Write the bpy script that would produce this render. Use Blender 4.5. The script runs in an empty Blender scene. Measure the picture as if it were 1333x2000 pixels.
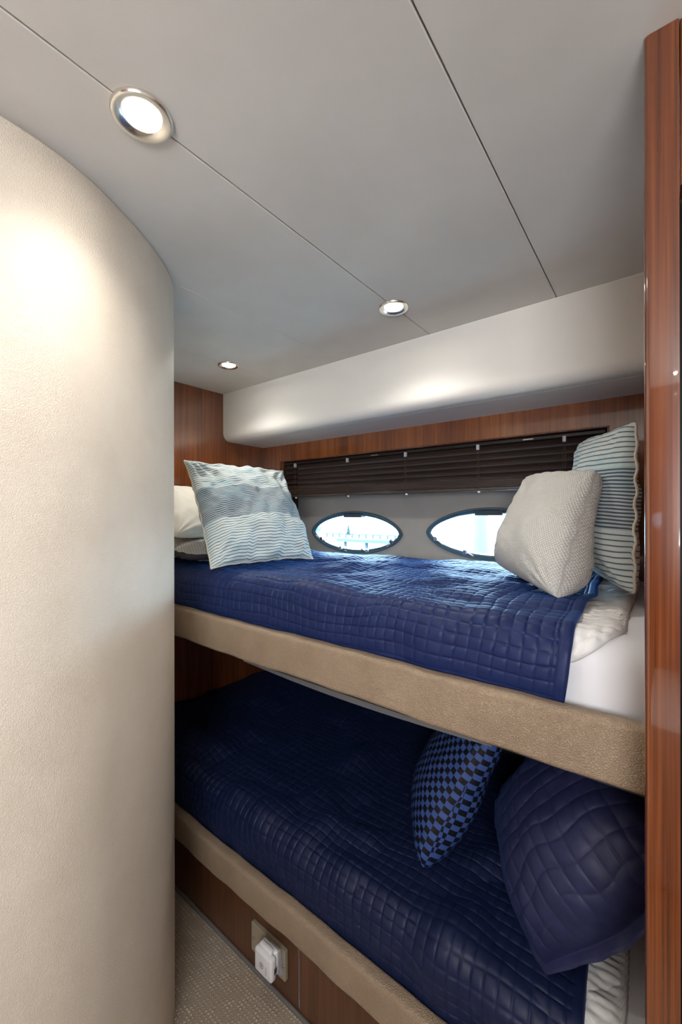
import bpy, bmesh, math, random
import numpy as np
from mathutils import Vector, Matrix
C = bpy.context.scene.collection
sc = bpy.context.scene
H = 1.43            # camera height above the floor
CEIL = 2.08         # ceiling height
PI = math.pi
# ---------------------------------------------------------------- camera
cam_d = bpy.data.cameras.new('camera'); cam = bpy.data.objects.new('camera', cam_d); C.objects.link(cam)
cam_d.sensor_fit = 'VERTICAL'; cam_d.sensor_height = 36; cam_d.sensor_width = 24
cam_d.lens = 802.16/2000*36; cam_d.clip_start = .02; cam_d.clip_end = 500
yaw, rol = math.radians(37.96), math.radians(-.1)
F = Vector((-math.sin(yaw), math.cos(yaw), 0)); R0 = Vector((math.cos(yaw), math.sin(yaw), 0)); Zv = Vector((0,0,1))
R = R0*math.cos(rol)+Zv*math.sin(rol); U = Zv*math.cos(rol)-R0*math.sin(rol)
m = Matrix((R, U, -F)).transposed().to_4x4(); m.translation = Vector((0,0,H)); cam.matrix_world = m
sc.camera = cam
# ---------------------------------------------------------------- world, lights, exposure
sc.view_settings.view_transform = 'Standard'; sc.view_settings.look = 'None'
sc.view_settings.exposure = 0.66; sc.view_settings.gamma = 1
world = bpy.data.worlds.new('world'); sc.world = world; world.use_nodes = True
bg = world.node_tree.nodes['Background']; bg.inputs[0].default_value = (.56,.80,1,1); bg.inputs[1].default_value = 17.0
def area(name, loc, target, sx, sy, power, col, portal=False):
    l = bpy.data.lights.new(name, 'AREA'); l.shape = 'RECTANGLE'; l.size = sx; l.size_y = sy; l.energy = power; l.color = col
    o = bpy.data.objects.new(name, l); C.objects.link(o); o.location = loc
    o.rotation_euler = (Vector(target)-Vector(loc)).to_track_quat('-Z','Y').to_euler()
    if portal: l.cycles.is_portal = True
    return o
area('porthole_portal', (-1.327,1.90,H-.112), (-1.327,1.0,H-.112), .62,.25, 0, (1,1,1), True)
area('porthole_portal', (-.594,1.90,H-.10), (-.594,1.0,H-.10), .62,.25, 0, (1,1,1), True)
area('added_fill_light', (.45,-1.15,1.60), (-.5,.6,1.95), .8,.7, 23, (.95,.97,1))  # unseen fill light added behind the camera; the door there is closed
SPOT_POWER = 7; LAMP = (1,.96,.88)
# ---------------------------------------------------------------- helpers
def tagp(o, label, cat, group=None, kind=None):
    if label: o['label'] = label
    if cat: o['category'] = cat
    if group: o['group'] = group
    if kind: o['kind'] = kind
    return o
def empty(name, loc, label, cat, group=None):
    o = bpy.data.objects.new(name, None); C.objects.link(o); o.location = loc; o.empty_display_size = .1
    return tagp(o, label, cat, group)
def worg(p):
    v = Vector((0,0,0))
    while p: v += p.location; p = p.parent
    return v
def obj(name, me, mat, parent=None, smooth=True, label=None):
    """mesh given in world coordinates"""
    if isinstance(me, bmesh.types.BMesh):
        b = me; me = bpy.data.meshes.new(name); bmesh.ops.recalc_face_normals(b, faces=b.faces); b.to_mesh(me); b.free()
    o = bpy.data.objects.new(name, me); C.objects.link(o)
    if parent:
        o.parent = parent; w = worg(parent); me.transform(Matrix.Translation(-w))
    me.materials.append(mat)
    if smooth:
        me.shade_smooth()
    if label: o['label'] = label
    return o
def origin(o):
    """move a top-level mesh's origin to its base centre"""
    me = o.data; vs = [v.co for v in me.vertices]
    c = Vector(((min(v.x for v in vs)+max(v.x for v in vs))/2, (min(v.y for v in vs)+max(v.y for v in vs))/2, min(v.z for v in vs)))
    me.transform(Matrix.Translation(-c)); o.location = c; return o
def struct(name, b, mat, smooth=False):
    o = obj(name, b, mat, None, smooth); o['kind'] = 'structure'; return o
def box(b, x0,x1,y0,y1,z0,z1, bev=0, seg=2):
    r = bmesh.ops.create_cube(b, size=1)
    for v in r['verts']:
        v.co = Vector(((x0+x1)/2+v.co.x*(x1-x0), (y0+y1)/2+v.co.y*(y1-y0), (z0+z1)/2+v.co.z*(z1-z0)))
    if bev:
        es = list({e for v in r['verts'] for e in v.link_edges})
        bmesh.ops.bevel(b, geom=es, offset=bev, segments=seg, profile=.5, affect='EDGES')
    return b
def nb(): return bmesh.new()
def bx(*a, **k): return box(nb(), *a, **k)
def auto(o, ang=40):
    o.data.set_sharp_from_angle(angle=math.radians(ang)); return o
def loft(b, rings, closed=True, cap=True):
    vs = [[b.verts.new(p) for p in r] for r in rings]
    n = len(rings[0])
    for i in range(len(vs)-1):
        for j in range(n if closed else n-1):
            b.faces.new((vs[i][j], vs[i][(j+1)%n], vs[i+1][(j+1)%n], vs[i+1][j]))
    if cap and closed:
        b.faces.new(vs[0]); b.faces.new(vs[-1])
    return b
def extr_x(b, prof, x0, x1, n=1):
    """closed (y,z) profile extruded along X"""
    return loft(b, [[(x0+(x1-x0)*i/n, y, z) for y,z in prof] for i in range(n+1)])
def tube(b, pts, r, n=8, closed=False):
    pts = [Vector(p) for p in pts]; rings = []
    N = len(pts); prev = None
    for i,p in enumerate(pts):
        if closed: t = pts[(i+1)%N]-pts[i-1]
        else: t = pts[min(i+1,N-1)]-pts[max(i-1,0)]
        t.normalize()
        if prev is None:
            a = Vector((0,0,1)) if abs(t.z)<.9 else Vector((1,0,0)); s = t.cross(a).normalized()
        else:
            s = (prev - t*prev.dot(t)).normalized()
        prev = s; q = t.cross(s)
        rings.append([p+(s*math.cos(2*PI*k/n)+q*math.sin(2*PI*k/n))*r for k in range(n)])
    if closed:
        vs = [[b.verts.new(p) for p in rr] for rr in rings]
        for i in range(N):
            for j in range(n):
                b.faces.new((vs[i][j], vs[i][(j+1)%n], vs[(i+1)%N][(j+1)%n], vs[(i+1)%N][j]))
    else: loft(b, rings)
    return b
def lathe(b, prof, c, axis='Z', n=48):
    """prof list of (r, h); revolve about axis through c"""
    rings = []
    for r,h in prof:
        ring = []
        for k in range(n):
            a = 2*PI*k/n; x,y = r*math.cos(a), r*math.sin(a)
            ring.append(Vector(c)+(Vector((x,y,h)) if axis=='Z' else Vector((x,h,y))))
        rings.append(ring)
    return loft(b, rings)
def grid_mesh(name, P, uv=None, mask=None):
    """P: (n,m,3) array -> mesh"""
    n,m_ = P.shape[:2]
    me = bpy.data.meshes.new(name)
    idx = np.arange(n*m_).reshape(n,m_)
    f = np.stack([idx[:-1,:-1],idx[1:,:-1],idx[1:,1:],idx[:-1,1:]],-1).reshape(-1,4)
    me.from_pydata(P.reshape(-1,3).tolist(), [], f.tolist())
    if uv is not None:
        l = me.uv_layers.new(name='UVMap'); vi = np.empty(len(me.loops), dtype=np.int32); me.loops.foreach_get('vertex_index', vi)
        l.data.foreach_set('uv', uv.reshape(-1,2)[vi].astype(np.float32).ravel())
    me.update(); return me
def snoise(X, Y, seed, wl, octaves=3, ridge=False):
    rs = np.random.RandomState(seed); out = np.zeros_like(X, dtype=float); amp = 1; tot = 0
    for o in range(octaves):
        s = np.zeros_like(out)
        for k in range(6):
            a = rs.uniform(0, 2*PI); w = wl*rs.uniform(.7,1.5)/(2**o); ph = rs.uniform(0,2*PI)
            s += np.sin(2*PI*(X*math.cos(a)+Y*math.sin(a))/w+ph+1.3*np.sin(2*PI*(X*math.sin(a)-Y*math.cos(a))/(w*1.7)+ph*2))
        s /= 2.5
        if ridge: s = 1-2*np.abs(np.tanh(s))
        out += s*amp; tot += amp; amp *= .5
    return out/tot
# ---------------------------------------------------------------- materials
def mat(name):
    mm = bpy.data.materials.new(name); mm.use_nodes = True; nt = mm.node_tree
    return mm, nt, nt.nodes['Principled BSDF']
def nd(nt, t, **k):
    n = nt.nodes.new(t)
    for a,v in k.items():
        if a in n.inputs: n.inputs[a].default_value = v
        else: setattr(n, a, v)
    return n
def simple(name, col, rough=.5, metal=0, coat=0, emit=None, est=0, spec=.5, sheen=0, trans=0):
    mm, nt, p = mat(name)
    p.inputs['Base Color'].default_value = (*col,1); p.inputs['Roughness'].default_value = rough
    p.inputs['Metallic'].default_value = metal; p.inputs['Coat Weight'].default_value = coat
    p.inputs['Specular IOR Level'].default_value = spec; p.inputs['Sheen Weight'].default_value = sheen
    p.inputs['Transmission Weight'].default_value = trans
    if emit: p.inputs['Emission Color'].default_value = (*emit,1); p.inputs['Emission Strength'].default_value = est
    return mm
def coords(nt, kind='Object', scale=(1,1,1)):
    tc = nd(nt,'ShaderNodeTexCoord'); mp = nd(nt,'ShaderNodeMapping'); mp.inputs['Scale'].default_value = scale
    nt.links.new(tc.outputs[kind], mp.inputs['Vector']); return mp.outputs['Vector']
def ramp(nt, fac, stops):
    r = nd(nt,'ShaderNodeValToRGB'); e = r.color_ramp.elements
    while len(e) < len(stops): e.new(.5)
    for i,(p,c) in enumerate(stops): e[i].position = p; e[i].color = (*c,1)
    nt.links.new(fac, r.inputs['Fac']); return r.outputs['Color']
def bump(nt, p, h, strength, dist, prev=None):
    b = nd(nt,'ShaderNodeBump'); b.inputs['Strength'].default_value = strength; b.inputs['Distance'].default_value = dist
    nt.links.new(h, b.inputs['Height'])
    if prev: nt.links.new(prev, b.inputs['Normal'])
    nt.links.new(b.outputs['Normal'], p.inputs['Normal']); return b.outputs['Normal']
def mixc(nt, fac, a, b, mode='MIX'):
    n = nd(nt,'ShaderNodeMix', data_type='RGBA', blend_type=mode)
    for s,v in ((6,a),(7,b)):
        if isinstance(v, tuple): n.inputs[s].default_value = (*v,1)
        else: nt.links.new(v, n.inputs[s])
    if isinstance(fac, float): n.inputs[0].default_value = fac
    else: nt.links.new(fac, n.inputs[0])
    return n.outputs[2]
def math_(nt, op, a, b=None, c=None):
    n = nd(nt,'ShaderNodeMath', operation=op)
    for i,v in enumerate((a,b,c)):
        if v is None: continue
        if isinstance(v,(int,float)): n.inputs[i].default_value = v
        else: nt.links.new(v, n.inputs[i])
    return n.outputs[0]
def wood_mat(name, dark, mid, light, rough=.3, coat=1.0, horizontal=False, bands=9):
    mm, nt, p = mat(name)
    big = coords(nt, 'Object', (bands,bands,.5) if not horizontal else (.5,bands,bands))
    fine = coords(nt, 'Object', (170,170,2.2) if not horizontal else (2.2,170,170))
    n1 = nd(nt,'ShaderNodeTexNoise', Scale=1.6, Detail=4.0, Distortion=.6); nt.links.new(big, n1.inputs['Vector'])
    n2 = nd(nt,'ShaderNodeTexNoise', Scale=1.0, Detail=3.0); nt.links.new(fine, n2.inputs['Vector'])
    n3 = nd(nt,'ShaderNodeTexNoise', Scale=7.0, Detail=2.0); nt.links.new(big, n3.inputs['Vector'])
    f = math_(nt,'ADD', math_(nt,'MULTIPLY',n1.outputs[0],.4), math_(nt,'ADD', math_(nt,'MULTIPLY',n2.outputs[0],.32), math_(nt,'MULTIPLY',n3.outputs[0],.28)))
    nt.links.new(ramp(nt, f, [(.36,dark),(.5,mid),(.63,light)]), p.inputs['Base Color'])
    p.inputs['Roughness'].default_value = rough; p.inputs['Coat Weight'].default_value = coat; p.inputs['Coat Roughness'].default_value = .03; p.inputs['Coat IOR'].default_value = 1.7
    return mm
WOOD = wood_mat('varnished_wood', (.115,.029,.006), (.22,.060,.013), (.32,.105,.026))
WOOD2 = wood_mat('varnished_wood_post', (.06,.013,.003), (.145,.033,.006), (.23,.062,.012), rough=.25, bands=34)
WOODK = wood_mat('satin_wood', (.065,.024,.010), (.10,.038,.016), (.14,.055,.024), rough=.4, coat=.3)
def pebble_mat(name, col, col2, scale, strength, dist, rough=.5, blotch=.35, coat=0):
    mm, nt, p = mat(name); co = coords(nt)
    v = nd(nt,'ShaderNodeTexVoronoi', feature='DISTANCE_TO_EDGE', Scale=scale)
    nz = nd(nt,'ShaderNodeTexNoise', Scale=scale*.25, Detail=2.0); nt.links.new(co, nz.inputs['Vector'])
    mx = nd(nt,'ShaderNodeVectorMath', operation='MULTIPLY_ADD'); nt.links.new(nz.outputs['Color'], mx.inputs[0])
    mx.inputs[1].default_value = (2/scale,)*3; nt.links.new(co, mx.inputs[2]); nt.links.new(mx.outputs[0], v.inputs['Vector'])
    h = ramp(nt, v.outputs['Distance'], [(0,(0,0,0)),(.25,(1,1,1))])
    n = nd(nt,'ShaderNodeTexNoise', Scale=7.0, Detail=3.0, Roughness=.6); nt.links.new(co, n.inputs['Vector'])
    nt.links.new(mixc(nt, ramp(nt, n.outputs[0], [(.5-blotch/2,(0,0,0)),(.5+blotch/2,(1,1,1))]), col, col2), p.inputs['Base Color'])
    p.inputs['Roughness'].default_value = rough
    bump(nt, p, h, strength, dist); return mm
VINYL = pebble_mat('cream_vinyl', (.74,.65,.54), (.80,.715,.605), 260, .45, .0009, rough=.42)
SOFFIT = pebble_mat('cream_soffit_vinyl', (.84,.825,.775), (.86,.845,.80), 420, .15, .0004, rough=.45)
LEATHER = pebble_mat('taupe_leather', (.31,.225,.15), (.41,.305,.21), 230, .8, .0014, rough=.55, blotch=.5)
def ceiling_mat():
    mm, nt, p = mat('suede_headlining'); co = coords(nt)
    n = nd(nt,'ShaderNodeTexNoise', Scale=3.0, Detail=5.0, Roughness=.55); nt.links.new(co, n.inputs['Vector'])
    nt.links.new(ramp(nt, n.outputs[0], [(.3,(.61,.585,.55)),(.65,(.68,.655,.62))]), p.inputs['Base Color'])
    p.inputs['Roughness'].default_value = .95; p.inputs['Specular IOR Level'].default_value = .15
    f = nd(nt,'ShaderNodeTexNoise', Scale=900.0); nt.links.new(co, f.inputs['Vector']); bump(nt, p, f.outputs[0], .2, .0005); return mm
HEADLINING = ceiling_mat()
GROOVE = simple('dark_seam_cloth', (.10,.075,.055), .9)  # dark backing seen through the joints of the ceiling panels
LINER = pebble_mat('grey_liner', (.33,.305,.275), (.36,.335,.30), 500, .1, .0003, rough=.6)
DARKLINER = simple('dark_locker_lining', (.012,.011,.012), .8)
WALLWHITE = simple('cream_wall', (.72,.70,.66), .6)
def carpet_mat():
    mm, nt, p = mat('patterned_carpet'); co = coords(nt,'Object',(1,1,1))
    r = nd(nt,'ShaderNodeMapping'); r.inputs['Rotation'].default_value = (0,0,0); r.inputs['Scale'].default_value = (95,95,1); nt.links.new(co, r.inputs['Vector'])
    nz = nd(nt,'ShaderNodeTexNoise', Scale=40.0, Detail=2.0); nt.links.new(co, nz.inputs['Vector'])
    sep = nd(nt,'ShaderNodeSeparateXYZ'); nt.links.new(r.outputs[0], sep.inputs[0])
    row = math_(nt,'FLOOR', sep.outputs[1]); fy = math_(nt,'SUBTRACT', sep.outputs[1], row)
    xs = math_(nt,'ADD', sep.outputs[0], math_(nt,'MULTIPLY', row, .5)); fx = math_(nt,'FRACT', xs)
    dx = math_(nt,'SUBTRACT', fx, .5); dy = math_(nt,'SUBTRACT', fy, .5)
    d = math_(nt,'SQRT', math_(nt,'ADD', math_(nt,'POWER',dx,2), math_(nt,'POWER',dy,2)))
    d2 = math_(nt,'ADD', d, math_(nt,'MULTIPLY', math_(nt,'SUBTRACT', nz.outputs[0], .5), .9))
    dot = ramp(nt, d2, [(.10,(1,1,1)),(.30,(0,0,0))])
    fz = nd(nt,'ShaderNodeTexNoise', Scale=350.0, Detail=3.0); nt.links.new(co, fz.inputs['Vector'])
    base = ramp(nt, fz.outputs[0], [(.3,(.30,.235,.175)),(.7,(.46,.385,.30))])
    nt.links.new(mixc(nt, math_(nt,'MULTIPLY',dot,.75), base, (.66,.59,.49)), p.inputs['Base Color'])
    p.inputs['Roughness'].default_value = 1; p.inputs['Specular IOR Level'].default_value = .1
    bump(nt, p, math_(nt,'ADD', fz.outputs[0], dot), .7, .002); return mm
CARPET = carpet_mat()
def quilt_mat(name, col, sheen=.25, rough=.5):
    mm, nt, p = mat(name); co = coords(nt)
    f = nd(nt,'ShaderNodeTexNoise', Scale=60.0, Detail=4.0); nt.links.new(co, f.inputs['Vector'])
    c2 = tuple(x*1.25 for x in col)
    nt.links.new(ramp(nt, f.outputs[0], [(.35,col),(.65,c2)]), p.inputs['Base Color'])
    p.inputs['Roughness'].default_value = rough; p.inputs['Sheen Weight'].default_value = sheen
    p.inputs['Sheen Tint'].default_value = (.05,.30,1,1); p.inputs['Sheen Roughness'].default_value = .35
    p.inputs['Specular IOR Level'].default_value = .3
    bump(nt, p, f.outputs[0], .25, .002); return mm
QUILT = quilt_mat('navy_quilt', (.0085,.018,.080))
QUILT_SHADED = quilt_mat('navy_quilt_shaded', (.007,.012,.045), sheen=.12)  # darker copy of the navy, with the berth's shade in its colour
SHAM = quilt_mat('navy_sham', (.018,.021,.066), sheen=.1)
def sheet_mat(name, col, wl=14.0, st=.35):
    mm, nt, p = mat(name); co = coords(nt)
    f = nd(nt,'ShaderNodeTexNoise', Scale=wl, Detail=3.0, Distortion=.8); nt.links.new(co, f.inputs['Vector'])
    p.inputs['Base Color'].default_value = (*col,1); p.inputs['Roughness'].default_value = .75; p.inputs['Sheen Weight'].default_value = .1
    bump(nt, p, f.outputs[0], st, .01); return mm
SHEET = sheet_mat('white_sheet', (.80,.80,.83), 8.0, .15)
PAD = sheet_mat('white_mattress_pad', (.82,.81,.79), 26.0, .35)
PILLOWCASE = sheet_mat('cream_pillowcase', (.78,.74,.66), 14.0, .35)
def uvsep(nt):
    tc = nd(nt,'ShaderNodeTexCoord'); s = nd(nt,'ShaderNodeSeparateXYZ'); nt.links.new(tc.outputs['UV'], s.inputs[0])
    return tc.outputs['UV'], s.outputs[0], s.outputs[1]
def stripe_mat(name, b1, b2, pa, pb):
    """thin ink stripes; finer and darker in the band between b1 and b2 (metres up the cushion)"""
    mm, nt, p = mat(name); uv, u, v = uvsep(nt)
    nz = nd(nt,'ShaderNodeTexNoise', Scale=9.0, Detail=2.0); nt.links.new(uv, nz.inputs['Vector'])
    vv = math_(nt,'ADD', v, math_(nt,'MULTIPLY', math_(nt,'SUBTRACT', nz.outputs[0], .5), .012))
    def lines(per, w):
        fr = math_(nt,'FRACT', math_(nt,'DIVIDE', vv, per)); d = math_(nt,'ABSOLUTE', math_(nt,'SUBTRACT', fr, .5))
        return ramp(nt, d, [(w,(1,1,1)),(w+.10,(0,0,0))])
    A = lines(pa, .07); B = lines(pb, .20)
    inb = math_(nt,'MULTIPLY', math_(nt,'GREATER_THAN', v, b1), math_(nt,'LESS_THAN', v, b2))
    L = mixc(nt, inb, A, B)
    bl = nd(nt,'ShaderNodeTexNoise', Scale=7.0, Detail=5.0, Roughness=.7); nt.links.new(uv, bl.inputs['Vector'])
    blot = ramp(nt, bl.outputs[0], [(.46,(0,0,0)),(.64,(1,1,1))])
    basecol = mixc(nt, math_(nt,'MULTIPLY',blot,.5), mixc(nt, inb, (.63,.70,.69), (.47,.55,.58)), (.25,.50,.60))
    nt.links.new(mixc(nt, math_(nt,'MULTIPLY',L,.92), basecol, (.035,.055,.085)), p.inputs['Base Color'])
    p.inputs['Roughness'].default_value = .85; p.inputs['Sheen Weight'].default_value = .1
    w = nd(nt,'ShaderNodeTexNoise', Scale=300.0); nt.links.new(uv, w.inputs['Vector']); bump(nt, p, w.outputs[0], .3, .001)
    return mm
STRIPE = stripe_mat('striped_linen', -.085, .085, .0118, .0080)
STRIPE2 = stripe_mat('striped_linen_right', -.07, .10, .0150, .0098)
PIPING = simple('natural_linen_piping', (.60,.56,.48), .9)
def knit_mat(name, col, ru, rv, strength=.8):
    mm, nt, p = mat(name); uv, u, v = uvsep(nt)
    row = math_(nt,'FLOOR', math_(nt,'MULTIPLY', v, rv))
    a = math_(nt,'SINE', math_(nt,'MULTIPLY', math_(nt,'ADD', math_(nt,'MULTIPLY',u,ru), math_(nt,'MULTIPLY',row,.5)), 2*PI))
    b = math_(nt,'SINE', math_(nt,'MULTIPLY', math_(nt,'MULTIPLY',v,rv), 2*PI))
    h = math_(nt,'MULTIPLY', math_(nt,'ADD', math_(nt,'MULTIPLY',a,.5), .5), math_(nt,'ABSOLUTE', math_(nt,'SINE', math_(nt,'MULTIPLY', v, rv*PI))))
    nt.links.new(ramp(nt, h, [(0,tuple(x*.66 for x in col)),(.45,col)]), p.inputs['Base Color'])
    p.inputs['Roughness'].default_value = .95; p.inputs['Sheen Weight'].default_value = .15
    bump(nt, p, h, strength, .0025); return mm
KNIT = knit_mat('cream_basket_knit', (.76,.74,.69), 140, 200)
KNITG = knit_mat('grey_knit', (.55,.54,.52), 90, 90, 1)
def check_mat():
    mm, nt, p = mat('blue_black_check_satin'); uv, u, v = uvsep(nt)
    c = nd(nt,'ShaderNodeTexChecker', Scale=1.0); mp = nd(nt,'ShaderNodeMapping'); mp.inputs['Scale'].default_value=(60,60,1); mp.inputs['Location'].default_value=(.01,.01,.5)
    nt.links.new(uv, mp.inputs[0]); nt.links.new(mp.outputs[0], c.inputs['Vector'])
    nt.links.new(mixc(nt, c.outputs['Fac'], (.008,.009,.016), (.045,.095,.30)), p.inputs['Base Color'])
    rr = nd(nt,'ShaderNodeMix', data_type='FLOAT'); rr.inputs[2].default_value=.3; rr.inputs[3].default_value=.42
    nt.links.new(c.outputs['Fac'], rr.inputs[0]); nt.links.new(rr.outputs[0], p.inputs['Roughness'])
    bump(nt, p, c.outputs['Fac'], .25, .0008); return mm
CHECK = check_mat()
CHROME = simple('polished_chrome', (.8,.8,.8), .12, 1)
STEEL = simple('brushed_steel', (.62,.58,.52), .3, 1)
SATIN = simple('satin_nickel', (.82,.79,.74), .22, 1)
BLACKGAP = simple('black_gap', (.006,.006,.008), .5)  # black strips painted in for the darkness of the gap beside the door
FRAME = simple('blue_grey_window_frame', (.05,.10,.14), .3, 0, .5)
BLINDM = wood_mat('dark_stained_slats', (.034,.022,.018), (.055,.036,.029), (.08,.055,.045), rough=.4, coat=.3, horizontal=True)
BLINDTOP = simple('blind_headrail_black', (.012,.010,.010), .4)
CLEAR = simple('clear_plastic_clip', (.55,.55,.58), .25)
WHITEP = simple('white_plastic', (.78,.78,.80), .35)
GREYP = simple('blue_grey_plastic', (.33,.37,.43), .45)
DARKP = simple('dark_print', (.05,.05,.06), .5)
CORD = simple('brown_cord', (.09,.06,.045), .8)
LENS = simple('lamp_lens', (.9,.9,.9), .5, emit=(1,.93,.82), est=30)
def glass_mat():
    mm, nt, p = mat('porthole_glass'); nt.nodes.remove(p); out = nt.nodes['Material Output']
    t = nd(nt,'ShaderNodeBsdfTransparent'); t.inputs[0].default_value=(.93,.97,.98,1)
    g = nd(nt,'ShaderNodeBsdfGlossy'); g.inputs['Roughness'].default_value=.02
    f = nd(nt,'ShaderNodeFresnel', IOR=1.3); mx = nd(nt,'ShaderNodeMixShader')
    nt.links.new(f.outputs[0], mx.inputs[0]); nt.links.new(t.outputs[0], mx.inputs[1]); nt.links.new(g.outputs[0], mx.inputs[2]); nt.links.new(mx.outputs[0], out.inputs[0])
    return mm
GLASS = glass_mat()
# ================================================================ SETTING
# pod wall on the left: plan curve extruded floor to ceiling
ctrl = [(-.845,-1.3),(-.845,-.6),(-.845,-.1),(-.843,.12),(-.848,.24),(-.872,.33),(-.913,.41),(-.96,.485),(-1.03,.572),(-1.11,.638),(-1.2,.68),(-1.32,.70),(-1.5,.705),(-1.99,.705)]
def catmull(pts, n=10):
    out=[]
    for i in range(len(pts)-1):
        p0=Vector(pts[max(i-1,0)]);p1=Vector(pts[i]);p2=Vector(pts[i+1]);p3=Vector(pts[min(i+2,len(pts)-1)])
        for k in range(n):
            t=k/n; out.append(.5*((2*p1)+(p2-p0)*t+(2*p0-5*p1+4*p2-p3)*t*t+(3*p1-p0-3*p2+p3)*t**3))
    out.append(Vector(pts[-1])); return out
pc = catmull(ctrl)
b = nb()
pod_z = [(0,0),(CEIL-.009,0),(CEIL-.004,-.003),(CEIL-.0005,-.012)]
def pod_norm(i):
    a = pc[max(i-1,0)]; c = pc[min(i+1,len(pc)-1)]; t=(c-a).normalized(); return Vector((t.y,-t.x))   # faces the cabin
rings=[]
for z,off in pod_z:
    rings.append([Vector((*(p+pod_norm(i)*off),z)) for i,p in enumerate(pc)])
loft(b, rings, closed=False)
wl = struct('wall_left', b, VINYL, smooth=True)
# ceiling: panels with seams
seams = [-1.505,-1.09,-.67,-.25,.35]
xs_ = [-1.99]+seams+[1.3]
ceil_b = nb()
for a,c in zip(xs_[:-1], xs_[1:]):
    g = .0013 if a!=-1.505 and c!=-1.505 else .0006
    dz = 0
    box(ceil_b, a+ (g if a>-1.9 else 0), c-g, -1.3, 1.385, CEIL+dz, CEIL+.03, bev=.0015, seg=1)
struct('ceiling', ceil_b, HEADLINING)
struct('trim_1', bx(-1.99,1.3,-1.3,1.45,CEIL+.012,CEIL+.05), GROOVE)
# floor
struct('floor', bx(-1.99,1.3,-1.3,.86,-.04,0), CARPET)
# end wall (varnished wood)
struct('wall_end', bx(-1.96,-1.905,.66,1.95,.0,CEIL), WOOD)
# soffit
prof=[(1.75,CEIL),(1.385,CEIL)]
cx_,cz_,r_=1.43,H+.39+.045,.045
prof=[(1.75,CEIL+.0),(1.385,CEIL+.0)]+[(cx_-r_*math.cos(t),cz_-r_*math.sin(t)) for t in [PI/2*k/8 for k in range(9)]]+[(1.4585,H+.39),(1.459,H+.3915),(1.4605,H+.3915),(1.461,H+.39),(1.75,H+.388)]
o = struct('trim_2', extr_x(nb(), prof, -1.904, .08, 1), SOFFIT, smooth=True); auto(o, 30)
# hull wood panel with the blind recess
b = nb()
ZT=H+.29; ZB=1.10; XL,XR=-1.752,-.146
box(b,-1.905,.08,1.677,1.70,ZT,H+.40); box(b,-1.905,XL,1.677,1.70,ZB,ZT); box(b,XR,.08,1.677,1.70,ZB,ZT)
struct('wall_hull', b, WOOD)
b = nb()   # thin bead round the recess
box(b,XL-.006,XR+.006,1.672,1.678,ZT,ZT+.006,bev=.002); box(b,XR,XR+.006,1.672,1.678,ZB,ZT,bev=.002); box(b,XL-.006,XL,1.672,1.678,ZB,ZT,bev=.002)
struct('trim_3', b, WOOD2)
b = nb()   # reveals
box(b,XL-.012,XL,1.70,1.83,ZB,ZT); box(b,XR,XR+.012,1.70,1.83,ZB,ZT); box(b,XL,XR,1.70,1.83,ZT,ZT+.012)
struct('trim_4', b, simple('dark_reveal',(.06,.035,.025),.5))
# liner with two eye-shaped openings
A_,B_=.3035,.1175
def eye(cx,cz,a,bb,y,n=120):
    return [Vector((cx+a*math.cos(t), y, cz+bb*math.copysign(abs(math.sin(t))**1.22, math.sin(t)))) for t in [2*PI*k/n for k in range(n)]]
WIN=[(-1.327,H-.112),(-.590,H-.098)]
b = nb()
def rect_hole(b,x0,x1,z0,z1,cx,cz,y,y2):
    e = eye(cx,cz,A_-.012,B_-.012,y); n=len(e)
    outer=[]
    for p in e:
        d=p-Vector((cx,y,cz)); s=min([((x1-cx)/d.x if d.x>0 else (x0-cx)/d.x) if abs(d.x)>1e-6 else 1e9, ((z1-cz)/d.z if d.z>0 else (z0-cz)/d.z) if abs(d.z)>1e-6 else 1e9])
        outer.append(Vector((cx,y,cz))+d*s)
    for c in [(x0,z0),(x0,z1),(x1,z0),(x1,z1)]:   # snap nearest to the corners
        k=min(range(n), key=lambda i:(outer[i]-Vector((c[0],y,c[1]))).length); outer[k]=Vector((c[0],y,c[1]))
    loft(b,[outer,e,[p+Vector((0,y2-y,0)) for p in e]],closed=True,cap=False)
xm=(WIN[0][0]+WIN[1][0])/2
rect_hole(b,XL,xm,ZB,ZT,*WIN[0],1.82,1.87); rect_hole(b,xm,XR,ZB,ZT,*WIN[1],1.82,1.87)
bmesh.ops.remove_doubles(b, verts=b.verts, dist=.0005)
liner = struct('wall_liner', b, LINER)
# hull side below the upper berth, and outer skin pieces keeping daylight out
struct('wall_lower', bx(-1.99,.14,1.70,1.74,0,ZB), DARKLINER)
struct('wall_outer', bx(-2.05,.14,1.69,1.86,H+.31,CEIL+.06), DARKLINER)
b = nb(); box(b,-2.05,XL-.013,1.71,1.9,0,H+.32); box(b,XR+.013,.14,1.71,1.9,0,H+.32); box(b,-2.05,.14,1.75,1.84,0,ZB+.0)
struct('wall_skin', b, DARKLINER)
# right bulkhead behind the post
struct('wall_bulkhead', bx(.06,.10,.76,1.70,0,CEIL), WOOD)
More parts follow.
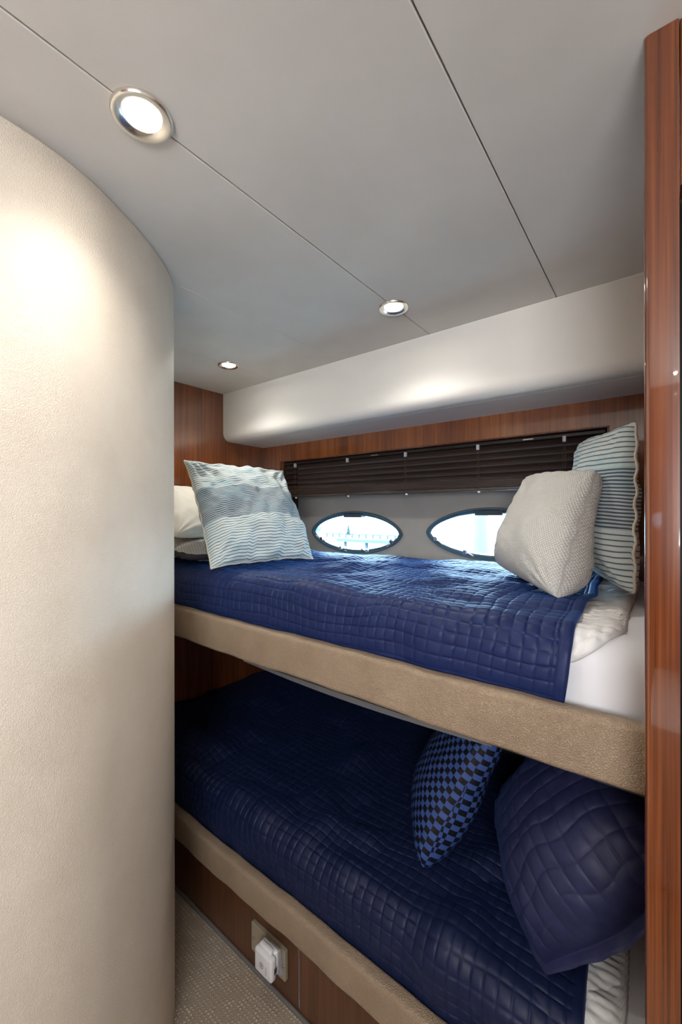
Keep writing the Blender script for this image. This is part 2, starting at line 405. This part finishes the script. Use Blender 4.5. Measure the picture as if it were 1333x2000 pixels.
# post
b = nb(); box(b,-.0185,.0195,.70,.80,0,CEIL-.0005)
es=[e for e in b.edges if abs(e.verts[0].co.z-e.verts[1].co.z)>1]
left=[e for e in es if e.verts[0].co.x<0 and e.verts[0].co.y<.71]; right=[e for e in es if e.verts[0].co.x>0 and e.verts[0].co.y<.71]
bmesh.ops.bevel(b, geom=left, offset=.007, segments=5, profile=.5, affect='EDGES')
bmesh.ops.bevel(b, geom=[e for e in b.edges if abs(e.verts[0].co.z-e.verts[1].co.z)>1 and min(e.verts[0].co.x,e.verts[1].co.x)>.019 and e.verts[0].co.y<.71], offset=.0012, segments=2, affect='EDGES')
o = struct('trim_5', b, WOOD2, smooth=True); auto(o,35)
struct('trim_6', bx(.0205,.75,.702,.76,1.86,CEIL-.0005,bev=.001,seg=1), WOOD2)
struct('trim_7', bx(.0195,.10,.735,.76,0,1.86), BLACKGAP)
o = struct('door_1', bx(.0285,.66,.712,.735,.01,1.855,bev=.002), WOOD2)
obj('door_gap_strip', bx(.0245,.0283,.716,.734,.01,1.855), BLACKGAP, o, False)
struct('wall_forward', bx(.66,1.3,.70,.76,0,CEIL), WOOD)
struct('wall_right', bx(1.26,1.32,-1.3,.76,0,CEIL), WALLWHITE)
b = nb(); box(b,-2.05,.15,-1.36,-1.3,0,CEIL+.05); box(b,-2.05,-1.99,-1.3,1.75,0,CEIL+.05); box(b,.95,1.3,-1.36,-1.3,0,CEIL); box(b,.15,.95,-1.36,-1.3,1.98,CEIL)
struct('wall_back', b, WOOD)
struct('door_light_block', bx(.15,.95,-1.35,-1.31,0,1.98), WOOD)  # unseen panel added to keep sky light from entering behind the camera
struct('wall_reflector', bx(-.3,.3,-1.3,-.55,0,.62,bev=.03), WALLWHITE)  # unseen white block added for its reflection in the post
# ================================================================ WINDOWS
def porthole(i, cx, cz, latches):
    root = bpy.data.objects.new('window_%d'%i, None); C.objects.link(root); root.location=(cx,1.82,cz); root['kind']='structure'
    b = nb()
    def R_(d,y): return eye(cx,cz,A_-d,B_-d,y)
    loft(b,[R_(0,1.818),R_(.001,1.808),R_(.004,1.803),R_(.009,1.803),R_(.011,1.808),R_(.013,1.812),R_(.024,1.816),R_(.026,1.86),R_(.0,1.86)],closed=True,cap=False)
    o = obj('window_frame', b, FRAME, root); auto(o,50)
    b = nb(); e=eye(cx,cz,A_-.02,B_-.02,1.85); e2=[p+Vector((0,.006,0)) for p in e]; loft(b,[e,e2]); obj('window_pane', b, GLASS, root, False)
    b = bx(cx-.065,cx+.055,1.806,1.85,cz+B_-.036,cz+B_-.012,bev=.003)
    obj('vent_cover', b, simple('vent_cover_plastic',(.035,.06,.085),.4), root, False)
    for (lx,lz,ang) in latches:
        b = nb(); lathe(b,[(.012,0),(.012,-.006),(.0095,-.008),(.008,-.006),(.006,-.006),(.005,-.009),(.0,-.0095)][:-1],(lx,1.812,lz),'Y',24)
        l = obj('latch', b, CHROME, root); auto(l)
        d=Vector((math.cos(ang),0,math.sin(ang)))
        b = nb(); tube(b,[Vector((lx,1.813,lz))+d*.010,Vector((lx,1.811,lz))+d*.028,Vector((lx,1.812,lz))+d*.045],.0032,8); obj('latch_arm', b, SATIN, l)
porthole(1,*WIN[0],[(-1.555,H-.155,-.5),(-1.415,H-.203,-.3),(-1.235,H-.21,2.9),(-1.085,H-.152,3.9)])
porthole(2,*WIN[1],[(-.845,H-.13,-.55),(-.70,H-.185,-.3),(-.45,H-.19,2.9)])
# ================================================================ BLIND
blind = empty('venetian_blind',(-.95,1.70,ZT-.03),'dark brown wooden venetian blind half raised above the two portholes, in the wood panelled recess','blind')
bx0,bx1=XL+.006,XR-.006
obj('headrail', bx(bx0,bx1,1.70,1.735,ZT-.016,ZT-.002,bev=.002), BLINDTOP, blind, False)
yb=1.712
for k in range(5):
    z=ZT-.029-k*.0285
    b=nb(); pr=[]
    for s in range(7):
        q=-.0165+.033*s/6; pr.append((yb+q*.72, z+q*.70+.0022*(1-(q/.0165)**2)))
    pr += [(y+.0008,zz+.0016) for y,zz in reversed(pr)]
    o=obj('slat', extr_x(b,pr,bx0+.004,bx1-.004,1), BLINDM, blind); auto(o,30)
z=ZT-.158
zb_=H+.092; n_st=10
for k in range(n_st):
    zz=zb_+.010+k*(z-zb_-.010)/(n_st)
    dy=.0015*math.sin(k*2.3)
    obj('slat', bx(bx0+.004,bx1-.004,yb-.015+dy,yb+.016+dy,zz,zz+.0033,bev=.001,seg=1), BLINDM, blind, False)
obj('bottom_rail', bx(bx0+.004,bx1-.004,yb-.017,yb+.017,zb_-.006,zb_+.007,bev=.003), BLINDM, blind, False)
for cxp in (-1.655,-1.28,-.94,-.60,-.28):
    b=nb()
    for dxx in (-.004,.004):
        tube(b,[(cxp+dxx+.0015*math.sin(k*1.9+dxx*500),yb-.0185-.001*math.cos(k*2.7),ZT-.035-(ZT-.035-zb_)*k/14) for k in range(15)],.0009,6)
    for k in range(6): tube(b,[(cxp-.004,yb-.018,ZT-.06-k*.03),(cxp+.004,yb-.018,ZT-.064-k*.03)],.0007,5)
    c_=obj('ladder_cord', b, CORD, blind)
    obj('cord_clip', bx(cxp-.006,cxp+.006,yb-.024,yb-.010,ZT-.034,ZT-.012,bev=.002), CLEAR, c_, False)
    b=nb(); lathe(b,[(.001,-.007),(.006,-.006),(.007,-.002),(.004,.002)],(cxp+.002,yb-.012,zb_-.007),'Z',16); obj('cord_button', b, WHITEP, c_)
for cxp in (-1.115,-.405):
    obj('headrail_bracket', bx(cxp-.02,cxp+.02,1.694,1.700,ZT-.013,ZT-.008,bev=.001,seg=1), STEEL, blind, False)
b=nb(); tube(b,[(-.175,1.69,ZT-.02),(-.175,1.69,ZT-.12),(-.176,1.69,ZT-.24)],.0025,8); obj('tilt_wand', b, BLINDTOP, blind)
# ================================================================ DOWNLIGHTS
def downlight(x,y,label,power):
    root = empty('recessed_downlight',(x,y,CEIL),label,'light','recessed ceiling downlights')
    b=nb(); lathe(b,[(.0475,0),(.0475,-.004),(.0455,-.0065),(.042,-.007),(.031,-.0035),(.029,-.0015),(.029,.0)],(x,y,CEIL),'Z',64)
    b.faces.ensure_lookup_table(); 
    caps=[f for f in b.faces if len(f.verts)>10]; bmesh.ops.delete(b,geom=caps,context='FACES_ONLY')
    o=obj('trim_ring', b, SATIN, root); auto(o,40)
    b=nb(); lathe(b,[(.0288,-.0006),(.0288,-.0016),(.02,-.003),(.001,-.0035)],(x,y,CEIL),'Z',48); obj('lamp_lens', b, LENS, root)
    l=bpy.data.lights.new('lamp','SPOT'); l.energy=power; l.color=LAMP; l.spot_size=math.radians(140); l.spot_blend=1.0; l.shadow_soft_size=.028
    lo=bpy.data.objects.new('lamp',l); C.objects.link(lo); lo.parent=root; lo.location=(0,0,-.034)
downlight(-.67,.331,'round downlight with satin metal trim nearest the camera, above the cream curved wall',SPOT_POWER*.6)
downlight(-.669,1.131,'round ceiling downlight near the cream soffit, the middle one of the three',SPOT_POWER*1.0)
downlight(-1.505,1.125,'small round downlight farthest from camera, over the left end of the upper berth',SPOT_POWER*1.0)
downlight(.023,-1.08,'ceiling downlight behind the camera, mirrored as a bright spot in the varnished post',4)
# ================================================================ BUNKS
def rail_prof(zt,zb,y0=.80,y1=.838,r=.012):
    p=[]
    def arc(cy,cz,a0,a1):
        for k in range(6):
            a=a0+(a1-a0)*k/5; p.append((cy+r*math.cos(a),cz+r*math.sin(a)))
    arc(y0+r,zt-r,PI,PI/2); arc(y1-r,zt-r,PI/2,0); p.append((y1,zb)); arc(y0+r,zb+r,-PI/2,-PI)
    return p
def rail(root, zt, zb, name='front_rail'):
    n=160; rs=random.Random(3); rings=[]
    pr=rail_prof(zt,zb)
    for i in range(n+1):
        x=-1.90+1.958*i/n
        w=.0012*math.sin(x*9+zt*7)+.0008*math.sin(x*23+1)+.0005*math.sin(x*51)
        rings.append([(x,y+w*(1 if z<zt-.02 else .5),z+w*.8) for y,z in pr])
    b=nb(); loft(b,rings)
    return auto(obj(name,b,LEATHER,root),50)
up = empty('upper_bunk',(-.92,.82,H-.49),'upper berth with padded taupe leather front rail','bunk')
UT,UB=H-.343,H-.452
rail(up,UT,UB)
obj('berth_base', bx(-1.90,.058,.838,1.68,H-.47,H-.43), simple('berth_base_dark',(.02,.018,.018),.7), up, False)
b=nb(); rings=[]
for i in range(31):
    x=-1.078+.80*i/30; zz=H-.487-.012*math.sin(PI*i/30)
    rings.append([(x,.862,H-.4705),(x,.862,zz),(x,1.45,zz),(x,1.45,H-.4705)])
loft(b,rings); obj('underside_board', b, simple('grey_board',(.13,.13,.14),.6), up, False)
lo_ = empty('lower_bunk',(-.92,.84,0),'lower berth with padded taupe leather front rail above the carpet','bunk')
LT,LB=H-1.092,H-1.187
rail(lo_,LT,LB)
obj('berth_base', bx(-1.90,.058,.838,1.69,H-1.23,H-1.20), simple('lower_base',(.02,.018,.018),.7), lo_, False)
obj('base_panel', bx(-1.90,-.8165,.845,.865,.003,H-1.18,bev=.0015,seg=1), WOODK, lo_, False)
obj('base_panel', bx(-.8135,.058,.845,.865,.003,H-1.18,bev=.0015,seg=1), WOODK, lo_, False)
struct('trim_carpet_edge', bx(-1.90,.058,.836,.845,0,.012,bev=.003), simple('dark_carpet_edge',(.16,.15,.14),.9))  # dark grey strip where the carpet meets the base panel
# --- soft surfaces following a mattress section
def section(zt, yfront, yback, drop, rad):
    """returns f(t)->(y,z,ny,nz) with t = arc length from the back"""
    L1=yback-(yfront+rad); La=rad*PI/2
    def f(t):
        t=np.asarray(t,float)
        a=np.clip((t-L1)/rad,0,PI/2)
        y=np.where(t<L1, yback-t, yfront+rad-rad*np.sin(a)); z=np.where(t<L1, zt, zt-rad+rad*np.cos(a))
        z=np.where(t>L1+La, zt-rad-(t-L1-La), z)
        ny=-np.sin(a); nz=np.cos(a); return y,z,ny,nz
    return f, L1+La+drop
def big_shape(S,Y,seed,amp,wl):
    return amp*snoise(S,Y,seed,wl,2)
def quilt(name, x0, x1, zt, mat_, label, seed, amp=.010, yback=1.672, back_lo=0, zend=None, cell=.027, yfront=.848, sag=None):
    rad=.055; drop=(zt-rad)-zend
    f,T=section(zt+.006,yfront,yback,drop,rad)
    K=9; ds=cell/K; ns=int((x1-x0)/ds); nt_=int(T/ds); x0=x1-ns*ds
    s=x0+ds*np.arange(ns+1); t=T-ds*np.arange(nt_+1)[::-1]; S,Tt=np.meshgrid(s,t,indexing='ij')
    # quilting: the grid lines fall exactly on mesh rows; the cloth is warped in its own plane
    qs=np.abs(np.sin(PI*(x1-S)/cell)); qt=np.abs(np.sin(PI*(T-Tt)/cell)); q=np.minimum(qs,1)**.30*np.minimum(qt,1)**.30
    puff=.0036*q*(.8+.2*snoise(S,Tt,seed+2,.06,1))
    Tw=np.clip(Tt+.010*snoise(S,Tt,seed+9,.40,2)*np.clip((T-Tt)/.1,0,1)*np.clip(Tt/.1,0,1),0,T)
    y,z,ny,nz=f(Tw); Sw=S+.009*snoise(S,Tt,seed+5,.40,2)*np.clip((x1-S)/.1,0,1)*np.clip((S-x0)/.1,0,1)
    hem=np.minimum(np.minimum(S-x0,x1-S),T-Tt); puff=np.where(hem<.018,.0030*np.clip(hem/.003,0,1)*(np.abs(hem-.017)>.0015),puff)
    big=big_shape(S,Tt,seed,amp,.42)+.0012*snoise(S,Tt,seed+21,.10,1)
    fold=np.exp(-((hem)/.2)**2)*.0
    side=np.clip((Tt-(T-drop-.05))/.1,0,1)
    big=np.where(side>0, big*(1-side)+side*(.004+.0035*np.sin(S*2*PI/.21+2*np.sin(S*9+seed))+.0022*snoise(S,Tt*.4,seed+31,.14,1)), big)
    tuck=np.clip(1-(T-Tt)/.06,0,1)
    off=np.maximum(big,-.004)+puff
    if sag is not None: off=off+sag(S,y)
    off=off*(1-tuck*.85)
    edgetaper=np.clip((x1-S)/.03,0,1)
    P=np.stack([Sw, y+ny*off, z+nz*off],-1)
    # quilt's right hem wanders a little
    P[...,0]+= np.clip((S-(x1-.35))/.35,0,1)*(.010*np.sin(Tt*5+seed)+.004*np.sin(Tt*17))
    o=obj(name, grid_mesh(name,P), mat_)
    md=o.modifiers.new('thick','SOLIDIFY'); md.thickness=.006; md.offset=-1
    origin(o); return tagp(o,label,'quilt')
def mattress(name, zt, zb, label, seed, x1=.052, yback=1.668, pad=True):
    root=empty(name,(-.92,1.2,zb),label,'mattress')
    rad=.055; yf=.856; f,T=section(zt,yf,yback,(zt-rad)-zb,rad)
    s=np.linspace(-1.895,x1,260); t=np.linspace(0,T,120); S,Tt=np.meshgrid(s,t,indexing='ij'); y,z,ny,nz=f(Tt)
    off=.0018*snoise(S,Tt,seed,.3,2)-.003
    endr=np.clip((S-(x1-.03))/.03,0,1); off=off-.03*(1-np.sqrt(1-endr**2*.999))
    P=np.stack([S,y+ny*off,z+nz*off],-1); me=grid_mesh('m',P)
    o=obj('fitted_sheet',me,SHEET,root)
    b=bx(-1.893,x1-.002,yf+.02,yback,zb,zt-.03,bev=.01); obj('core',b,SHEET,root)
    if pad:
        # quilted pad top with rounded corner and stitched diamonds
        xs0,xs1=-.42,-.055; n1,n2=110,260
        P=np.zeros((n1,n2,3)); s=np.linspace(xs0,xs1,n1)
        Tp=T-((zt-rad)-zb)+.012
        for i,xx in enumerate(s):
            r=.15; q=max(0,(xx-(xs1-r))/r); te=Tp-.16*(1-math.sqrt(max(0,1-q*q)))
            tt=np.linspace(0,te,n2); y,z,ny,nz=f(tt)
            X=np.full(n2,xx); du=(X+tt)/.085; dv=(X-tt)/.085
            pf=np.abs(np.sin(PI*du))*np.abs(np.sin(PI*dv)); e=np.minimum(te-tt,(xs1-xx)+.0)
            gather=.0022*np.sin(tt*2*PI/.02+3*np.sin(tt*11))*np.exp(-((xs1-xx)/.06)**2)+.002*np.sin(xx*2*PI/.024+4*np.sin(xx*13))*np.exp(-((te-tt)/.06)**2)
            of=(.004+.006*pf**.35+gather+.003*snoise(X,tt,seed+3,.12,2))*np.clip(e/.012,0,1)**.5-.002
            P[i,:,0]=xx+.003*np.sin(tt*9); P[i,:,1]=y+ny*of; P[i,:,2]=z+nz*of
        p_=obj('mattress_pad',grid_mesh('p',P),PAD,root,label='white quilted mattress pad top with gathered edge')
        md=p_.modifiers.new('thick','SOLIDIFY'); md.thickness=.003; md.offset=-1
    return root
UM=H-.222; LM=H-.965
mattress('upper_mattress',UM-.006,H-.43,'upper berth mattress in a white fitted sheet, bare at the right end',4)
mattress('lower_mattress',LM-.006,H-1.20,'lower berth mattress in a white sheet, showing below the navy quilted pillow',7)
quilt('quilt',-1.895,-.142,UM,QUILT,'navy blue square-stitched quilt spread over the upper berth',11,zend=H-.375,amp=.011)
quilt('quilt',-1.895,-.132,LM,QUILT_SHADED,'navy blue square-stitched quilt on the shaded lower berth',23,zend=H-1.13,amp=.020)
# ================================================================ PILLOWS
def pillow(name, A, B, Cc, D, tf, tb, mat_, label, cat, seed, n=90, inset=.07, wr=.006, wl=.16, flange=0, pipe=None, power=.42, sag=.15, quilted=0, group=None, back_mat=None, warp=0, ridge=False, corner=1):
    """A bottom-near, B bottom-far, Cc top-far, D top-near (world). front = side of (B-A)x(D-A)"""
    A,B,Cc,D=[np.array(p,float)+np.array([0,0,H]) for p in (A,B,Cc,D)]
    W=(np.linalg.norm(B-A)+np.linalg.norm(Cc-D))/2; Hh=(np.linalg.norm(D-A)+np.linalg.norm(Cc-B))/2
    nrm=np.cross(B-A,D-A)+np.cross(Cc-B,Cc-D)*0; nrm/=np.linalg.norm(nrm)
    u=np.sin(np.linspace(-PI/2,PI/2,n)); u[0]=-1;u[-1]=1; Uu,Vv=np.meshgrid(u,u,indexing='ij')
    fl=flange
    _du=1.0
    def side(sgn,th):
        Ui,Vi=Uu,Vv
        ins=inset*(1+.3*np.sin(3*Vi+seed)); ins2=inset*(1+.3*np.sin(3*Ui+seed*2))
        x=Ui*(1-ins*(1-Vi**2)**.8*np.abs(Ui)**1.5)+.012*snoise(Ui,Vi,seed+60,1.6,1)*np.abs(Ui)**3; y=Vi*(1-ins2*(1-Ui**2)**.8*np.abs(Vi)**1.5)+.012*snoise(Vi,Ui,seed+61,1.6,1)*np.abs(Vi)**3
        a=(x+1)/2; c=(y+1)/2
        P=(A[None,None]*((1-a)*(1-c))[...,None]+B[None,None]*(a*(1-c))[...,None]+Cc[None,None]*(a*c)[...,None]+D[None,None]*((1-a)*c)[...,None])
        Uf=np.clip(np.abs(Ui)*(1+fl),0,1) if fl else np.abs(Ui); Vf=np.clip(np.abs(Vi)*(1+fl),0,1) if fl else np.abs(Vi)
        core=np.clip((1-Uf**2)*(1-Vf**2),0,1); h=core**power
        h=h*(1+sag*(-Vi)*(1-Vi**2)*2)
        X=Ui*W/2; Y=Vi*Hh/2
        wn=wr*snoise(X,Y,seed+(3 if sgn>0 else 7),wl,3,ridge)*np.clip(core*6,0,1)**.5
        r=np.sqrt((1-np.abs(Ui))**2+(1-np.abs(Vi))**2)
        ang=np.arctan2(1-np.abs(Ui),1-np.abs(Vi))
        wn=wn+wr*.55*np.sin(ang*14+seed)*np.exp(-(r/.45)**2)*np.clip(core*8,0,1)
        ew=.0035*np.sin(X*2*PI/.07+seed)*np.exp(-((1-np.abs(Vi))/.06))*(1-Ui**2)+.0035*np.sin(Y*2*PI/.06+seed)*np.exp(-((1-np.abs(Ui))/.06))*(1-Vi**2)
        off=sgn*(th*h)+wn+ew
        if quilted:
            gx=X+.006*snoise(X,Y,seed+80,.2,1); gy=Y+.006*snoise(X,Y,seed+81,.2,1)
            q=(np.abs(np.sin(PI*gx/quilted))*np.abs(np.sin(PI*gy/quilted)))**.3
            off=off+sgn*.0055*q*np.clip(core*30,0,1)
        if fl: off=off+sgn*.002*np.clip(1-core*20,0,1)*np.clip((1-np.maximum(np.abs(Ui),np.abs(Vi)))*40,0,1)
        P=P+nrm[None,None]*off[...,None]
        k=.055*np.abs(Ui)**8*np.abs(Vi)**8*corner; ctr=(A+B+Cc+D)/4
        P=P+(ctr-P)*k[...,None]
        ax=np.concatenate([np.zeros((1,n)),np.cumsum(np.linalg.norm(np.diff(P,axis=0),axis=-1),0)],0); ax=ax-ax[n//2][None]
        ay=np.concatenate([np.zeros((n,1)),np.cumsum(np.linalg.norm(np.diff(P,axis=1),axis=-1),1)],1); ay=ay-ay[:,n//2][:,None]
        mean=.5
        return P, np.stack([ax*mean+X*(1-mean)*np.ptp(ax[:,n//2])/W, ay*mean+Y*(1-mean)*np.ptp(ay[n//2])/Hh],-1)
    P1,uv1=side(1,tf); P2,uv2=side(-1,tb)
    P2[0]=P1[0];P2[-1]=P1[-1];P2[:,0]=P1[:,0];P2[:,-1]=P1[:,-1]
    me=bpy.data.meshes.new(name); N=n*n; idx=np.arange(N).reshape(n,n)
    q=np.stack([idx[:-1,:-1],idx[1:,:-1],idx[1:,1:],idx[:-1,1:]],-1).reshape(-1,4)
    f=np.concatenate([q,(q+N)[:,::-1]]); 
    rim={}
    m_=np.arange(2*N)
    for i in range(n):
        for (a_,b_) in ((0,i),(n-1,i),(i,0),(i,n-1)): m_[N+idx[a_,b_]]=idx[a_,b_]
    f=m_[f]
    co=np.concatenate([P1.reshape(-1,3),P2.reshape(-1,3)]); uv=np.concatenate([uv1.reshape(-1,2),uv2.reshape(-1,2)])
    used=np.zeros(2*N,bool); used[f.ravel()]=True; remap=np.cumsum(used)-1
    me.from_pydata(co[used].tolist(),[],remap[f].tolist())
    l=me.uv_layers.new(name='UVMap'); vi=np.empty(len(me.loops),dtype=np.int32); me.loops.foreach_get('vertex_index',vi)
    l.data.foreach_set('uv',uv[used][vi].astype(np.float32).ravel()); me.update()
    o=obj(name,me,mat_); origin(o)
    tagp(o,label,cat,group)
    if pipe:
        rim_pts=[P1[i,0] for i in range(n)]+[P1[-1,i] for i in range(1,n)]+[P1[i,-1] for i in range(n-2,-1,-1)]+[P1[0,i] for i in range(n-2,0,-1)]
        rim_pts=rim_pts[::2]
        b=nb(); tube(b,[Vector(p) for p in rim_pts],pipe[1],8,closed=True)
        obj('piping',b,pipe[0],o)
    return o
# upper berth, left end
pillow('striped_cushion',(-1.215,.835,-.195),(-1.165,1.30,-.195),(-1.47,1.415,.20),(-1.50,.905,.205),.085,.06,STRIPE,
       'striped blue and white linen cushion leaning at the left end of the upper berth','cushion',5,corner=.0,inset=.06,wr=.015,wl=.17,pipe=(PIPING,.0035),sag=.3)
pillow('bed_pillow',(-1.50,.86,-.10),(-1.55,1.42,-.10),(-1.80,1.42,.10),(-1.80,.86,.10),.09,.05,PILLOWCASE,
       'plain cream pillow behind the left striped cushion','pillow',9,inset=.04,wr=.01,wl=.25)
pillow('knitted_pillow',(-1.36,.86,-.17),(-1.36,1.45,-.17),(-1.86,1.45,-.14),(-1.86,.86,-.14),.05,.035,KNITG,
       'grey knitted pillow lying flat beneath the cream pillow at the left end','pillow',13,inset=.03,wr=.004,power=.3,pipe=(simple('dark_band',(.03,.03,.045),.8),.011))
# upper berth, right end
pillow('striped_cushion',(-.045,1.13,-.195),(-.175,1.60,-.19),(-.205,1.60,.235),(-.045,1.235,.225),.03,.10,STRIPE2,
       'striped blue and white linen cushion leaning against the right bulkhead behind the cream cushion','cushion',17,inset=.04,wr=.006,wl=.22,pipe=(PIPING,.0035))
pillow('knitted_cushion',(-.185,1.037,-.20),(-.43,1.40,-.18),(-.34,1.45,.118),(-.125,1.21,.105),.105,.072,KNIT,
       'cream basket-weave cushion standing on the navy quilt at the right end','cushion',21,inset=.02,wr=.008,wl=.22,power=.37,sag=.30,corner=.6)
# lower berth
pillow('checkered_cushion',(-.505,.992,-.965),(-.665,1.27,-.95),(-.49,1.35,-.55),(-.325,1.065,-.56),.095,.07,CHECK,
       'blue and black checkered satin cushion leaning on the lower berth','cushion',25,inset=.05,wr=.005,wl=.2)
pillow('quilted_pillow',(-.19,.925,-.958),(.05,.985,-.66),(-.13,1.27,-.53),(-.375,1.19,-.825),.125,.085,SHAM,
       'navy quilted pillow with a flanged sham propped at the right end of the lower berth','pillow',29,n=300,inset=-.13,wr=.010,wl=.3,flange=.10,quilted=.034,power=.40,corner=.2)
# ================================================================ SOCKET AND ADAPTER
so = empty('wall_socket',(-.931,.845,H-1.312),'beige double wall socket on the wood panel under the lower berth','socket')
obj('socket_plate', bx(-1.005,-.857,.832,.845,H-1.356,H-1.269,bev=.002), simple('marbled_plate',(.34,.29,.21),.4), so, False)
obj('socket_insert', bx(-.915,-.868,.829,.833,H-1.345,H-1.279,bev=.004), GREYP, so, False)
for zz in (H-1.34,): 
    b=nb(); lathe(b,[(.004,0),(.004,-.002),(.001,-.0022)],(-.992,.832,H-1.312),'Y',16); obj('screw', b, STEEL, so)
    b=nb(); lathe(b,[(.004,0),(.004,-.002),(.001,-.0022)],(-.863,.832,H-1.312),'Y',16); obj('screw', b, STEEL, so)
ad = empty('plug_adapter',(-.888,.829,H-1.28),'white square plug-in adapter with a ring symbol, in the socket under the lower berth','adapter')
o=obj('housing', bx(-.925,-.853,.775,.797,H-1.312,H-1.246,bev=.008,seg=4), WHITEP, ad); auto(o,30)
o=obj('rear_housing', bx(-.921,-.857,.797,.812,H-1.308,H-1.243,bev=.006,seg=3), WHITEP, ad); auto(o,30)
o=obj('plug_base', bx(-.912,-.868,.812,.830,H-1.322,H-1.262,bev=.006,seg=3), WHITEP, ad); auto(o,30)
o=obj('hinged_clip', bx(-.915,-.866,.785,.800,H-1.248,H-1.236,bev=.005,seg=3), WHITEP, ad); auto(o,30)
obj('port', bx(-.8535,-.8525,.787,.796,H-1.292,H-1.276), DARKP, ad, False)
def ring(c,r,w,y):
    b=nb(); tube(b,[(c[0]+r*math.cos(2*PI*k/28),y,c[1]+r*math.sin(2*PI*k/28)) for k in range(28)],w,6,closed=True); return b
obj('ring_symbol', ring((-.893,H-1.281),.0075,.0006,.7748), DARKP, ad)
obj('swirl_symbol', ring((-.893,H-1.281),.0030,.0006,.7748), DARKP, ad)
obj('printed_line', bx(-.875,-.8742,.7745,.7752,H-1.298,H-1.274), DARKP, ad, False)
# ================================================================ OUTSIDE
struct('ground_water', bx(-80,60,2.6,220,-1.6,-1.2), simple('bright_water',(.55,.60,.63),.25))
DOCKM=simple('bleached_dock_timber',(.022,.035,.045),.8)
d = empty('dock',(-12.8,20,-1.2),'low blue-grey dock across the water, seen through the left porthole','dock')
obj('deck', bx(-16.0,-10.2,20,21,-.40,-.22), simple('weathered_deck',(.035,.07,.085),.8), d, False)
for k in range(4): obj('pile', lathe(nb(),[(.10,-1.2),(.10,-.3)],(-15.5+1.6*k,20.3,0),'Z',12), DOCKM, d)
d2 = empty('floating_dock',(-2.2,8,-1.2),'blue-grey dock finger low outside the right porthole','dock')
obj('deck', bx(-3.0,-.6,7,9,.42,.62), simple('blue_deck',(.05,.09,.11),.8), d2, False)
for k in range(2): obj('pile', lathe(nb(),[(.10,-1.2),(.10,.45)],(-2.7+1.7*k,8,0),'Z',12), DOCKM, d2)
r_ = empty('dock_railing',(-22,32,-1.2),'thin dark railing on short posts across the water, seen through the left porthole','railing')
obj('handrail', bx(-27,-17,32,32.1,-.78,-.68), DOCKM, r_, False)
for k in range(13): obj('post', bx(-26.9+.8*k,-26.75+.8*k,32,32.1,-1.1,-.78), DOCKM, r_, False)
t_ = empty('shrub',(-23.3,31,-1.2),'small dark conifer shrub above the railing, seen through the left porthole','shrub')
b=nb(); rs=random.Random(2)
for k in range(7):
    z=-.75+k*.14; r=.32*(1-k/8)
    lathe(b,[(r*rs.uniform(.8,1.1),z),(r*.5,z+.14),(.03,z+.24)],(-23.3+rs.uniform(-.05,.05),31,0),'Z',9)
obj('foliage', b, simple('conifer_green',(.012,.022,.022),.9), t_, False)
obj('trunk', lathe(nb(),[(.06,-1.2),(.04,-.6)],(-23.3,31,0),'Z',8), DOCKM, t_)
pp = origin(obj('mooring_pile', lathe(nb(),[(.10,-1.2),(.10,3.2)],(-1.95,5.6,0),'Z',24), simple('white_pile',(.045,.05,.055),.6))); tagp(pp,'pale mooring pile standing in the water outside the right porthole','pile')
